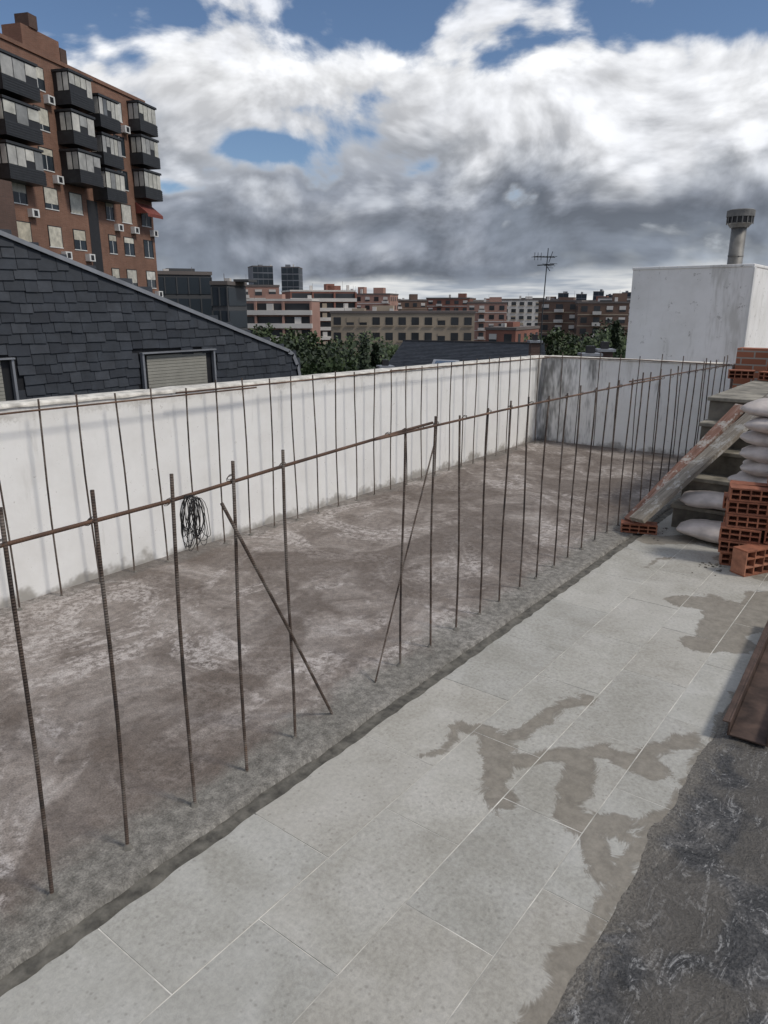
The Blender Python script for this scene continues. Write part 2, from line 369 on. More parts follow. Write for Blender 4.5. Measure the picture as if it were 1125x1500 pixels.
# ------------------------------------------------------------------ stairs, planks, sacks, bricks
st=empty("concrete_staircase"); b=MB(); RS=.187
ny=[5.62,5.80,5.98,6.16,6.34]
for k,y0 in enumerate(ny):
    y1=ny[k+1]+.02 if k<4 else 8.48
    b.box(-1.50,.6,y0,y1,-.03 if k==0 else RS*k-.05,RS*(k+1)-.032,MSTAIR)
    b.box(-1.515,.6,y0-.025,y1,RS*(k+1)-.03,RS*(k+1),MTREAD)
b.obj("steps",st,bevel=.006)
b=MB(); b.box(-1.49,.6,6.0,8.47,-.03,.4,MSTAIR); b.box(-1.485,.6,6.36,8.46,.3,.88,MSTAIR); b.obj("stair_core",st)
b=MB(); b.box(-1.80,.6,8.50,8.70,-.5,1.22,m_brickwall("raw_brick",(.30,.11,.06),(.38,.15,.085),(.33,.30,.26))); b.obj("brick_wall")

def lathe_plank(name,a,bb,w,th,mat,roll=0,nails=True):
    A=Vector(a);B=Vector(bb);L=(B-A).length; m=MB(); n=24
    for k in range(n+1):
        y=L*k/n; wob=.004*noise.noise(Vector((y*3,1,len(name)))); 
        for sx,sz in((-1,-1),(1,-1),(1,1),(-1,1)):
            m.v.append((sx*(w/2+wob+.003*noise.noise(Vector((y*20,sx,sz)))),y,sz*th/2+wob))
    mi=m.mat(mat)
    for k in range(n):
        for j in range(4):
            a0=k*4+j;b0=k*4+(j+1)%4; m.f.append((a0,b0,b0+4,a0+4)); m.mi.append(mi)
    m.f+=[(0,1,2,3),(n*4,n*4+1,n*4+2,n*4+3)]; m.mi+=[mi,mi]
    o=m.obj(name); d=(B-A).normalized(); q=d.to_track_quat('Y','Z'); 
    o.matrix_world=Matrix.Translation(A)@q.to_matrix().to_4x4()@Matrix.Rotation(roll,4,'Y'); return o
lathe_plank("wooden_plank",(-1.64,5.22,.12),(-.88,6.60,1.18),.15,.035,MPLANK,-.15)
lathe_plank("wooden_plank",(-1.73,5.33,.07),(-1.25,6.30,.88),.09,.04,MPLANK2,.1)

def hollow_brick(m,M,L=.24,D=.12,Hh=.085,nx=4,nzr=2):
    t=.010
    m.box(0,L,0,D,0,t,MBRICK,M); m.box(0,L,0,D,Hh-t,Hh,MBRICK,M)
    m.box(0,t,.001,D-.001,t,Hh-t,MBRICK,M); m.box(L-t,L,.001,D-.001,t,Hh-t,MBRICK,M)
    for i in range(1,nx): 
        x=L*i/nx; m.box(x-t*.45,x+t*.45,.002,D-.002,t,Hh-t,MBRICK,M)
    for j in range(1,nzr):
        z=Hh*j/nzr; m.box(t,L-t,.003,D-.003,z-t*.45,z+t*.45,MBRICK,M)
    m.box(t,L-t,D*.45,D*.55,t,Hh-t,MBRICKD,M)
bp=MB()
base=Matrix.Translation((-.985,4.93,.0))@Matrix.Rotation(math.radians(14),4,'Z')
for lay in range(7):
    for c in range(3):
        for r in range(2):
            if lay>=6 and (c==0): continue
            ju=random.uniform(-.02,.02); M=base@Matrix.Translation((c*.25+ju,r*.13+random.uniform(-.014,.014),lay*.088))@Matrix.Rotation(random.uniform(-.09,.09),4,'Z')
            hollow_brick(bp,M)
bp.obj("hollow_brick_stack")
bp=MB()
hollow_brick(bp,Matrix.Translation((-1.76,5.24,0))@Matrix.Rotation(math.radians(20),4,'Z'),L=.26,D=.11,Hh=.07); bp.obj("hollow_brick")
bp=MB()
hollow_brick(bp,Matrix.Translation((-.80,4.78,0))@Matrix.Rotation(math.radians(60),4,'Z'),L=.24,D=.11,Hh=.17,nx=3,nzr=3); bp.obj("hollow_brick")
bp=MB()
for i in range(6):
    hollow_brick(bp,Matrix.Translation((-1.75+i*.27,8.1+random.uniform(-.1,.1),.94))@Matrix.Rotation(random.uniform(-.4,.4),4,'Z'))
    if i%2: hollow_brick(bp,Matrix.Translation((-1.7+i*.27,8.12,1.028))@Matrix.Rotation(random.uniform(-.3,.3),4,'Z'))
bp.obj("brick_pile")
bp=MB(); rd=random.Random(5)
for i in range(46):
    cx,cy=(rd.gauss(-.98,.08),rd.gauss(4.85,.06)) if i%2 else (rd.gauss(-1.60,.08),rd.gauss(5.42,.1)); s=rd.uniform(.003,.009)
    R3=Matrix.Translation((cx,cy,s*.4))@Matrix.Rotation(rd.uniform(0,6),4,'Z')@Matrix.Rotation(rd.uniform(-.5,.5),4,'X')
    bp.box(-s,s,-s*.7,s*.7,-s*.5,s*.5,rd.choice([MMORT,MMORT,MSTAIR]),R3)
bp.obj("rubble")

def sack(name,loc,rz,L=.52,W=.34,T=.12,seed=0,tilt=0):
    m=MB(); nu,nv=32,20; 
    for j in range(nv+1):
        ph=-math.pi/2+math.pi*j/nv
        for i in range(nu):
            th=2*math.pi*i/nu
            def sg(c,e): return math.copysign(abs(c)**e,c)
            x=sg(math.cos(ph),.55)*sg(math.cos(th),.35)*L/2; y=sg(math.cos(ph),.55)*sg(math.sin(th),.35)*W/2; z=sg(math.sin(ph),.8)*T/2
            z*= (1-.45*abs(2*x/L)**3)*(1-.35*abs(2*y/W)**3)
            p=Vector((x,y,z)); nn=noise.noise(Vector((x*7,y*7,z*9+seed)))*.022+noise.noise(Vector((x*18,y*18,z*20+seed)))*.012
            p+=p.normalized()*nn if p.length>0 else Vector()
            m.v.append(tuple(p))
    mi=m.mat(MSACK)
    for j in range(nv):
        for i in range(nu):
            a=j*nu+i;b2=j*nu+(i+1)%nu; m.f.append((a,b2,b2+nu,a+nu)); m.mi.append(mi)
    o=m.obj(name,None,True); o.location=loc; o.rotation_euler=(tilt,0,rz); return o
sack("cement_sack",(-1.20,5.65,.25),.05,.50,.30,.12,1)
sack("cement_sack",(-1.14,5.45,.07),-.08,.50,.34,.12,2)
for i in range(8):
    sack("cement_sack",(-.83+random.uniform(-.035,.035),5.60+random.uniform(-.03,.03),.25+i*.102),random.uniform(-.15,.15),.50,.34,.125,5+i)
b=MB(); b.tube([(-.86,4.88,.0),(-.86,4.88,.05),(-.86,4.88,.06)],[.03,.035,.02],MBLUE,12); b.obj("blue_bucket_lid",None,True)
b=MB(); Mb=Matrix.Translation((-.44,2.80,.025))@Matrix.Rotation(math.radians(2.5),4,'Z')
b.box(0,.13,0,1.25,0,.008,MBEAM,Mb); b.box(-.008,-.001,0,1.25,0,.06,MBEAM,Mb); b.box(.131,.138,0,1.25,0,.06,MBEAM,Mb)
b.box(-.03,-.009,0,1.25,.054,.06,MBEAM,Mb)
b.obj("rusty_steel_channel",bevel=.002)

# ------------------------------------------------------------------ stair tower box and flue
bx=empty("white_stair_tower"); b=MB(); MWB=NT("white_render_box")
mid=MWB.noise(1.5,4,.7); stn=MWB.noise(3,4,.8,sc=(1,1,.2)); cc=MWB.ramp(mid,[(.3,(.72,.71,.68)),(.6,(.84,.83,.81))]); cc=MWB.mix(MWB.math('MULTIPLY',MWB.mr(stn,.52,.68),.5),cc,(.40,.385,.34)); cc=MWB.mix(MWB.mr(MWB.noise(9,4,.85),.60,.68,0,.6),cc,(.3,.28,.25)); MWB.color(cc); MWB.rough(.85); MWB.bump(mid,.3,.02)
b.box(-3.34,-1.95,9.5,13,-.1,2.08,MWB.m); b.obj("walls",bx)
b=MB(); b.box(-3.35,-1.94,9.49,13.02,2.081,2.115,MWB.m); b.box(-1.949,-1.93,9.47,9.56,-.1,2.08,MWHITE); b.obj("roof_slab",bx,bevel=.008)
fl=empty("metal_flue"); b=MB(); c=(-2.24,9.85)
b.tube([(c[0],c[1],2.1),(c[0],c[1],2.56)],.085,MGALV,20); b.tube([(c[0],c[1],2.22),(c[0],c[1],2.235)],.089,MGALV,20); b.obj("pipe",fl,True)
b=MB(); b.tube([(c[0],c[1],2.54),(c[0],c[1],2.58),(c[0],c[1],2.59)],[.10,.13,.15],MGALV,20); b.tube([(c[0],c[1],2.59),(c[0],c[1],2.66)],.14,MDARK,20); b.tube([(c[0],c[1],2.66),(c[0],c[1],2.73),(c[0],c[1],2.74)],[.155,.155,.14],MGALV,20)
for i in range(16):
    a=i*math.pi/8; b.box(-.006,.006,.143,.15,2.58,2.67,MGALV,Matrix.Translation((c[0],c[1],0))@Matrix.Rotation(a,4,'Z'))
b.obj("cowl",fl)

# ------------------------------------------------------------------ slate building
sb=empty("slate_clad_building")
def stop(y): return 2.46-.335*(y-4.39)
b=MB()
prof=[(-4,stop(-4)),(9.05,stop(9.05)),(9.18,.80),(9.27,.60),(9.33,.30),(9.40,-1),(9.6,-18),(-4,-18)]
b.poly([(-9.03,y,z) for y,z in prof],MSLATEB)
for i in range(len(prof)-1):
    (ya,za),(yb,zb)=prof[i],prof[i+1]; b.poly([(-9.03,ya,za),(-9.03,yb,zb),(-9.45,yb,zb),(-9.45,ya,za)],MSLATEB)
b.poly([(-9.45,y,z) for y,z in prof],MSLATEB)
b.box(-16,-9.46,-4,8.9,-18,-1.2,MSLATEB)
b.obj("gable_wall",sb)
sl=MB()
row=.125; z=-.8
wins=[(6.12,7.41,-.6,1.0),(2.95,4.33,-.6,1.03)]
while z<5.2:
    y=-4+random.uniform(0,.2)
    while y<9.35:
        w=random.choice([.16,.19,.22,.25,.28]); zz=z+random.uniform(-.014,.014); yc=y+w/2
        if zz+row*.6<stop(yc)-.03 and not (yc>9.12 and zz>.60) and not any(a-.05<yc<bq+.05 and c0<zz+row*.5<d0+.02 for a,bq,c0,d0 in wins) and yc<9.3-.04*max(0,zz):
            th=.010; t0=random.uniform(0,.006); h=row*1.55
            i=len(sl.v); x0=-9.0+t0; x1=-9.022
            sl.v+=[(x0,y+.003,zz),(x0,y+w-.003,zz+random.uniform(-.009,.009)),(x1,y+w-.003,zz+h),(x1,y+.003,zz+h),(x0-th,y+.003,zz),(x0-th,y+w-.003,zz)]
            sl.f+=[(i,i+1,i+2,i+3),(i,i+4,i+5,i+1)]; sl.mi+=[sl.mat(MSLATE)]*2
        y+=w
    z+=row
sl.obj("slate_shingles",sb)
b=MB()
n=26
for k in range(n):
    ya=-4+13.05*k/n; yb=-4+13.05*(k+1)/n
    i=len(b.v); b.v+=[(-8.975,ya,stop(ya)-.02),(-8.975,yb,stop(yb)-.02),(-8.975,yb,stop(yb)+.035),(-8.975,ya,stop(ya)+.035),(-9.5,ya,stop(ya)+.035),(-9.5,yb,stop(yb)+.035)]
    b.f+=[(i,i+1,i+2,i+3),(i+3,i+2,i+5,i+4)]; b.mi+=[b.mat(MFLASH)]*2
ec=[(9.05,stop(9.05)+.035),(9.16,.86),(9.26,.68),(9.33,.42),(9.38,.1)]
for (ya,za),(yb,zb) in zip(ec,ec[1:]):
    i=len(b.v); b.v+=[(-8.975,ya-.04,za-.07),(-8.975,yb-.07,zb-.02),(-8.975,yb,zb),(-8.975,ya,za),(-9.5,ya,za),(-9.5,yb,zb)]
    b.f+=[(i,i+1,i+2,i+3),(i+3,i+2,i+5,i+4)]; b.mi+=[b.mat(MFLASH)]*2
b.obj("rake_flashing",sb)
b=MB()
for (a,c2,z0,z1) in wins:
    b.box(-9.01,-8.95,a,a+.03,z0,z1,MFLASH); b.box(-9.01,-8.95,c2-.03,c2,z0,z1,MFLASH); b.box(-9.01,-8.93,a-.01,c2+.01,z1,z1+.02,MFLASH)
    b.box(-9.2,-9.02,a+.03,c2-.03,z0,z1,MDARK)
    zz=z0
    while zz<z1-.04: b.box(-9.019,-9.001,a+.10,c2-.14,zz,zz+.040,MSHUT); zz+=.045
b.obj("shuttered_windows",sb)

# ------------------------------------------------------------------ brick tower
tw=empty("brick_apartment_tower")
ex=(-.3875,.922); ey=(-.922,-.3875)
MT=Matrix(((ex[0],ey[0],0,-65.6),(ex[1],ey[1],0,47.5),(0,0,1,0),(0,0,0,1)))
ch={k:MB() for k in("walls","bays","windows","roof","details")}
W=ch["walls"]; W.box(-32,0,0,16,-18,20.3,MBRK,MT)
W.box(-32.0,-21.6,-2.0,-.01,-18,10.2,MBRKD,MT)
R=ch["roof"]; R.box(-32.1,.1,-.12,16,20.31,20.6,MBRK,MT)
R.box(-30.5,-13.2,2,7,20.61,21.4,MBRK,MT); R.box(-13.1,-8.6,2.4,4.2,20.61,23.2,MBRK,MT); R.box(-12.2,-11.2,2.3,3.6,23.21,24.2,MBRKD,MT); R.box(-8.5,-7.7,2.4,4,20.61,22.8,MBRKD,MT)
R.box(-7,-3,1,1.4,20.61,21.0,MWHITE,MT)
Wn=ch["windows"]; D=ch["details"]
def window(s,z,w=1.3,h=1.45,sh=None):
    x0=-s-w/2;x1=-s+w/2
    Wn.box(x0-.07,x1+.07,-.05,.02,z-.07,z,MWHITE,MT); Wn.box(x0-.07,x0,-.05,.02,z,z+h,MDARK,MT); Wn.box(x1,x1+.07,-.05,.02,z,z+h,MDARK,MT); Wn.box(x0-.07,x1+.07,-.05,.02,z+h,z+h+.07,MDARK,MT)
    Wn.box(x0,x1,-.015,.02,z,z+h,MGLASS,MT); Wn.box(-s-.03,-s+.03,-.035,-.016,z,z+h,MWHITE,MT)
    sh=random.choice([0,.3,.5,.75,1]) if sh is None else sh
    if sh: Wn.box(x0,x1,-.042,-.036,z+h*(1-sh),z+h,MBLIND,MT)
def ac(s,z): D.box(-s-.4,-s+.4,-.45,-.01,z,z+.6,MWHITE,MT); D.box(-s-.2,-s+.2,-.47,-.451,z+.1,z+.5,MDARK,MT)
FH=2.9
def bay(s0,s1,z0,n,pr=1.2):
    B=ch["bays"]
    for k in range(n):
        z=z0+k*FH; off=pr+random.uniform(-.2,.2); l=random.uniform(-.2,.2)
        B.box(-s1+l,-s0+l,-off,-.01,z,z+FH-.35,MDARK,MT)
        B.box(-s1-.06+l,-s0+.06+l,-off-.08,-.01,z-.02,z+.95,MBAYB,MT)
        for q in range(5): B.box(-s1-.08+l,-s0+.08+l,-off-.1,-off-.081,z+.08+q*.18,z+.13+q*.18,MDARK,MT)
        npan=random.choice([3,4,5]); wv=(s1-s0)/npan
        for q in range(npan): B.box(-s1+q*wv+.04+l,-s1+(q+1)*wv-.04+l,-off-.03,-off+.02,z+1.0+random.choice([0,0,0,.5]),z+FH-.62,MBLGL,MT)
        for q in range(2): B.box(-s1-.03+l,-s1+.02+l,-off+.08+q*.55,-off+.5+q*.55,z+1.0,z+FH-.62,MBLGL,MT)
        B.box(-s1-.1+l,-s0+.1+l,-off-.12,-.01,z+FH-.55,z+FH-.38,MBAYB,MT)
bay(.15,3.0,11.6,3,1.3); bay(6.4,9.2,10.6,3,1.3); bay(10.3,13.2,11.4,3,1.5); bay(16.9,20.6,10.6,3,1.4)
bay(24,27.5,10.6,3,1.4)
for k in range(9):
    z=17.9-k*FH
    for s in ([4.7,15.0] if k<3 else [1.3,4.6,7.2,11.9,15.0,18.6,22.4,26]):
        window(s,z,1.5 if s!=7.2 else 1.05,1.55)
        if random.random()<.5: ac(s-.9 if s<16 else s-1.1,z-.9)
    if k<3: window(5.75,z,.6,1.0,0)
D.box(-10.4,-9.0,-.03,.01,-4,10.5,MDARK,MT)
D.poly([MT@Vector(p) for p in[(-3.0,-.05,11.2),(-.3,-.05,11.2),(-.3,-1.3,10.2),(-3.0,-1.3,10.2)]],MAWN); D.poly([MT@Vector(p) for p in[(-3.0,-1.3,10.2),(-.3,-1.3,10.2),(-.3,-1.32,9.9),(-3.0,-1.32,9.9)]],MAWN)
D.poly([MT@Vector(p) for p in[(-3.0,-.05,11.2),(-3.0,-1.3,10.2),(-3.0,-.05,10.2)]],MAWN)
for k,v in ch.items(): v.obj(k,tw)

# ------------------------------------------------------------------ mid / far city
def citymat(n,c,r=.9): return simple(n,c,r,.14,.12,spec=.2,detail=1)
CB=citymat("city_brick_red",(.26,.125,.095)); CBR=citymat("city_brick_brown",(.165,.11,.085)); CW=citymat("city_white",(.60,.57,.53)); CBE=citymat("city_beige",(.38,.315,.24)); CP=citymat("city_pink",(.38,.23,.185)); CG=citymat("city_grey",(.085,.087,.09)); CBL=citymat("city_blue_glass",(.035,.045,.055),.4); COR=citymat("city_roof",(.16,.14,.13)); CWD=simple("city_window",(.035,.038,.042),.3,.4,.2,detail=1)
CGL=citymat("city_light_grey",(.20,.21,.23))
def block(name,az0,az1,D,ttop,style,yaw=0,depth=14,zb=-18,fl=3.0,bayw=3.2,mat=CB,ph=1):
    a0,a1=math.radians(az0),math.radians(az1); w=D*abs(math.tan((a0-a1)/2))*2; am=(az0+az1)/2
    ox,oy=-D*math.sin(math.radians(am)),D*math.cos(math.radians(am)); M=frame(ox,oy,am,yaw); zt=H+D*ttop
    e=empty(name); b=MB(); wn=MB(); x0,x1=-w/2,w/2
    b.box(x0,x1,0,depth,zb,zt,mat,M); b.box(x0-.15,x1+.15,-.15,depth+.1,zt+.01,zt+.5,COR if style!='balc' else CW,M)
    for q in range(max(1,int(w/10))):
        xx=random.uniform(x0+2,max(x0+2.1,x1-4)); b.box(xx,xx+random.uniform(2,4.5),3,7,zt+.51,zt+.51+ph*random.uniform(.8,2.4),mat,M)
        xx=random.uniform(x0+1,x1-1); b.box(xx,xx+.8,2,2.8,zt+.51,zt+.51+ph*random.uniform(.7,1.7),CW,M)
        xx=random.uniform(x0+1,x1-1); b.box(xx,xx+.06,2,2.06,zt+.51,zt+.51+ph*random.uniform(2,3.5),COR,M)
    nf=int((zt-max(zb,-12))/fl); nb=max(2,int(w/bayw)); bw=w/nb
    for k in range(nf):
        z=zt-(k+1)*fl
        if style=='balc':
            b.box(x0-.2,x1+.2,-1.2,-.02,z-.12,z+.95,CW,M)
            wn.box(x0+.3,x1-.3,-.06,-.01,z+.96,z+2.5,CWD,M)
            for i in range(nb+1):
                if i%2==0: b.box(x0+i*bw-.25,x0+i*bw+.25,-1.0,-.07,z+.96,z+fl-.13,mat,M)
                elif random.random()<.5: b.box(x0+i*bw-.6,x0+i*bw+.9,-.9,-.07,z+.96,z+2.4,random.choice([CW,CBE,mat]),M)
        elif style=='glass':
            wn.box(x0+.1,x1-.1,-.08,-.01,z+.3,z+fl-.35,CBL,M); wn.box(x1+.01,x1+.08,.3,depth-.3,z+.3,z+fl-.35,CBL,M)
            for i in range(nb+1): b.box(x0+i*bw-.08,x0+i*bw+.08,-.16,-.085,z+.3,z+fl-.3,CGL if mat==CGL else CG,M)
        else:
            for i in range(nb):
                cx=x0+(i+.5)*bw; ww=bw*(.28 if style=='grid' else .25)
                wn.box(cx-ww,cx+ww,-.06,-.01,z+.8,z+2.3,CWD,M)
                if random.random()<.4: wn.box(cx-ww,cx+ww,-.09,-.065,z+random.choice([1.3,1.7]),z+2.3,CW if style!='grid' else CBE,M)
                if style=='grid': b.box(cx-ww-.25,cx+ww+.25,-.25,-.1,z+.55,z+.75,CBE,M)
                elif style=='bands' and i%4==1: b.box(cx-ww-.3,cx+ww+.3,-1.0,-.1,z+.0,z+.9,CW,M)
            for s in (x0-.06,x1+.01):
                for i in range(int(depth/3.5)): wn.box(s,s+.05,1.5+i*3.5,2.8+i*3.5,z+.8,z+2.3,CWD,M)
            if style=='bands': b.box(x0-.05,x1+.05,-.09,-.01,z-.12,z+.12,CW if mat!=CBR else CBE,M)
    b.obj("walls",e); wn.obj("windows",e); return e
block("glass_office_building",54.5,50.3,115,.038,'glass',8,20,mat=CG,bayw=1.6,ph=.3)
block("glass_office_building",50.4,49.2,104,.026,'glass',-20,8,mat=CG,bayw=1.4,ph=.3)
block("red_apartment_block",49.5,45.4,205,.024,'bands',0,mat=CP,ph=.8)
block("white_balcony_apartments",49.3,43.0,178,.006,'balc',-12,mat=CP,ph=.8)
block("white_balcony_apartments",44.6,39.6,245,.018,'balc',12,mat=CB,depth=18)
block("red_apartment_block",41.2,37.0,275,.014,'bands',-15,mat=CP)
block("office_tower",47.3,45.8,520,.049,'glass',10,20,mat=CGL,fl=4,bayw=3)
block("office_tower",45.2,43.9,500,.048,'glass',-8,20,mat=CGL,fl=4,bayw=3)
block("beige_apartment_building",41.6,30.6,150,-.010,'grid',-3,depth=10,mat=CBE,bayw=2.6,ph=.6)
block("brown_apartment_block",37.3,34.2,300,.006,'bands',8,mat=CBR)
block("brown_apartment_block",34.3,31.0,320,.009,'bands',-8,mat=CB)
block("pink_apartment_block",31.2,28.2,260,.003,'bands',0,mat=CP)
block("white_apartment_block",28.6,25.6,340,.007,'grid',5,mat=CW)
block("brown_apartment_block",25.9,22.8,230,.005,'bands',-10,mat=CBR)
block("brown_apartment_block",23.0,19.4,215,.003,'bands',5,mat=CBR)
block("red_brick_house",29.8,27.4,140,-.031,'bands',-20,mat=CB,ph=.5)
for a in (24.5,23.2,22.0,21.1,20.0): block("office_tower",a,a-.75,800,.015+random.uniform(-.004,.004),'glass',0,20,mat=CGL,fl=4,bayw=4)
fc=MB()
for i in range(760):
    az=random.uniform(5,75); D=random.uniform(360,1500); w=random.uniform(10,36); M=frame(-D*math.sin(math.radians(az)),D*math.cos(math.radians(az)),az,random.uniform(-35,35))
    zt=random.uniform(-8,3)+D*.006; mt=random.choice([CB,CBR,CW,CBE,CP,CBE,CB,CGL]); fc.box(-w/2,w/2,0,12,-18,zt,mt,M)
    fc.box(-w/2-.1,w/2+.1,-.1,12.1,zt+.01,zt+.6,COR,M)
    if random.random()<.5: fc.box(-w/5,w/6,3,8,zt+.61,zt+random.uniform(1.5,4),mt,M)
    if D<900:
        for k in range(4): fc.box(-w/2+1,w/2-1,-.12,-.01,zt-1.9-k*3,zt-.8-k*3,CWD,M)
fc.obj("distant_city")
g=NT("city_ground",'2D'); gz=g.noise(.02,4,.7); g.color(g.ramp(gz,[(.35,(.035,.045,.02)),(.5,(.09,.085,.075)),(.65,(.05,.06,.03))])); g.rough(.95)
b=MB(); b.poly([(-9000,-9000,-18),(9000,-9000,-18),(9000,9000,-18),(-9000,9000,-18)],g.m); b.obj("ground")
hm=citymat("hill_vegetation",(.09,.11,.125)); b=MB(); N=60
for k in range(N):
    a0=math.radians(-5+90*k/N);a1=math.radians(-5+90*(k+1)/N); h0=10+30*noise.noise(Vector((k*.12,0,0)))+22; h1=10+30*noise.noise(Vector(((k+1)*.12,0,0)))+22; D=4500
    b.poly([(-D*math.sin(a0),D*math.cos(a0),-18),(-D*math.sin(a1),D*math.cos(a1),-18),(-(D+800)*math.sin(a1),(D+800)*math.cos(a1),h1),(-(D+800)*math.sin(a0),(D+800)*math.cos(a0),h0)],hm)
b.obj("distant_hills")

def P(az,D,z): return (-D*math.sin(math.radians(az)),D*math.cos(math.radians(az)),z)
MROOF=island("slate_roof",[(.026,.031,.040),(.038,.043,.053)],.95,2.5,.2)
MROOF.node_tree.nodes["Principled BSDF"].inputs["Specular IOR Level"].default_value=.15
hr=empty("slate_roof_house"); b=MB()
rl,rr=P(36.0,40,-.18),P(25.3,36,-.10); el,er=P(38.5,30,-1.55),P(24.5,27,-1.55); bl,brr=P(36,50,-3),P(25,46,-3)
def lerp(a,c,t): return Vector(a)*(1-t)+Vector(c)*t
NR=30
for k in range(NR):
    t0,t1=k/NR,(k+1)/NR
    ofs=Vector((0,0,.012)); m0,m1=lerp(el,rl,t0),lerp(el,rl,t1); q0,q1=lerp(er,rr,t0),lerp(er,rr,t1)
    nseg=60
    for j in range(nseg):
        u0,u1=j/nseg,(j+1)/nseg
        b.poly([lerp(m0,q0,u0)+ofs,lerp(m0,q0,u1)+ofs,lerp(m1,q1,u1),lerp(m1,q1,u0)],MROOF)
b.poly([rl,rr,brr,bl],MROOF); b.poly([el,rl,bl],MROOF); b.poly([er,brr,rr],MROOF); b.obj("roof",hr)
b=MB(); dn=lambda p:(p[0],p[1],-18)
for p,q in((el,er),(er,brr),(brr,bl),(bl,el)): b.poly([p,q,dn(q),dn(p)],MBODY)
b.obj("walls",hr)
b=MB(); b.tube([rl,rr],.08,MSLATEB,6); b.obj("ridge",hr)
def onroof(u,w,off=.05): 
    p=lerp(lerp(el,er,u),lerp(rl,rr,u),w); return p+Vector((0,0,off))
b=MB(); b.poly([onroof(.30,.30),onroof(.47,.30),onroof(.47,.55),onroof(.30,.55)],MFLASH); b.poly([onroof(.32,.34,.08),onroof(.45,.34,.08),onroof(.45,.51,.08),onroof(.32,.51,.08)],MGLASS); b.obj("skylight",hr)
h2=empty("slate_roof_house"); b=MB(); q=[P(24.3,26,-1.6),P(19,24,-1.6),P(19.5,33,-.65),P(23.6,34,-.65)]; b.poly(q,MROOF); b.poly([q[3],q[2],P(19,44,-4),P(24,44,-4)],MROOF); b.obj("roof",h2)
b=MB()
for p,r in((q[0],q[1]),(q[1],P(19,44,-4)),(q[0],P(24,44,-4))): b.poly([p,r,dn(r),dn(p)],MBODY)
b.obj("walls",h2)
def chimney(az,D,z0,z1,w):
    b=MB(); M=frame(*P(az,D,0)[:2],az,15); b.box(-w/2,w/2,-w/2,w/2,z0,z1,MBRKD,M); b.box(-w/2-.08,w/2+.08,-w/2-.08,w/2+.08,z1+.01,z1+.1,MFLASH,M)
    b.box(-w/4,w/4,-w/4,w/4,z1+.11,z1+.35,MDARK,M); b.obj("chimney")
chimney(21.9,27,-1.6,-.05,.55); chimney(20.9,28,-1.6,.05,.5); chimney(37.4,32,-3,-.95,.5); chimney(26.0,33,-1.5,.1,.4)
an=empty("tv_antenna"); b=MB(); p=P(25.5,17,0)
b.tube([(p[0],p[1],-1.2),(p[0]-.02,p[1],1.5),(p[0]+.03,p[1],2.85)],[.018,.014,.010],MBAYB,6); b.obj("mast",an)
b=MB(); M=frame(p[0],p[1],25.5,25)
b.box(-.30,.20,-.009,.009,2.66,2.68,MBAYB,M)
for i in range(7): b.box(-.28+i*.075,-.273+i*.075,-.16,.16,2.67,2.68,MBAYB,M)
for i in range(3): b.box(-.28+i*.075,-.273+i*.075,-.006,.006,2.60,2.76,MBAYB,M)
M=frame(p[0],p[1],25.5,-40)
b.box(-.24,.22,-.009,.009,2.50,2.52,MBAYB,M)
for i in range(5): b.box(.0+i*.05,.006+i*.05,-.12,.12,2.44+.04*abs(i-2),2.45+.04*abs(i-2),MBAYB,M)
b.tube([(p[0]+.06,p[1],2.55),(p[0]+.14,p[1],2.78)],.007,MBAYB,5); b.tube([(p[0]+.10,p[1],2.38),(p[0]+.0,p[1],2.5)],.008,MBAYB,5)
b.obj("yagi_elements",an)

# ------------------------------------------------------------------ trees
MBARK=simple("bark",(.07,.05,.035),.95,.3,4)
def leafmat(name,cols): return island(name,cols,.7,.5,0)
ML=leafmat("foliage",[(.022,.038,.013),(.038,.062,.02),(.05,.08,.026),(.07,.10,.034)])
ML2=leafmat("dark_foliage",[(.014,.025,.012),(.024,.040,.017),(.036,.055,.023)])
def tree_mesh(seed,h,r,mat,cyp=False):
    rd=random.Random(seed); b=MB(); 
    b.tube([(0,0,0),(.1,.05,h*.35),(0,0,h*.8)],[.35,.25,.06],MBARK,7)
    if not cyp:
        for i in range(7):
            a=rd.uniform(0,6.28); z0=h*rd.uniform(.3,.6); e=(math.cos(a)*r*.7,math.sin(a)*r*.7,z0+h*.25); b.tube([(0,0,z0),(e[0]*.5,e[1]*.5,z0+h*.16),e],[.16,.09,.03],MBARK,5)
    mi=b.mat(mat)
    ncl=75 if not cyp else 34
    for c in range(ncl):
        if cyp:
            t=c/ncl; cz=h*(.12+.86*t); rr=r*(1-t)**.6*.8; a=rd.uniform(0,6.28); cx,cy=math.cos(a)*rr*.4,math.sin(a)*rr*.4; cr=rr*.7+.15; nl=55
        else:
            while True:
                p=Vector((rd.uniform(-1,1),rd.uniform(-1,1),rd.uniform(-1,1)))
                if .35<p.length<1: break
            cx,cy,cz=p.x*r,p.y*r,h*.64+p.z*h*.34; cr=rd.uniform(.16,.34)*r; nl=60
        for k in range(nl):
            d=Vector((rd.gauss(0,1),rd.gauss(0,1),rd.gauss(0,1))).normalized()*cr*rd.random()**.4
            if cyp: d.z*=1.6
            c0=Vector((cx,cy,cz))+Vector((d.x,d.y,d.z*.75)); s=rd.uniform(.10,.24)
            u=Vector((rd.gauss(0,1),rd.gauss(0,1),rd.gauss(0,1))).normalized()*s; w=u.orthogonal().normalized()*s*.7
            i=len(b.v); b.v+=[tuple(c0-u),tuple(c0+w),tuple(c0+u),tuple(c0-w)]; b.f.append((i,i+1,i+2,i+3)); b.mi.append(mi)
    me=bpy.data.meshes.new("tree"); me.from_pydata(b.v,[],b.f)
    for m in b.mats: me.materials.append(m)
    me.polygons.foreach_set("material_index",b.mi); return me
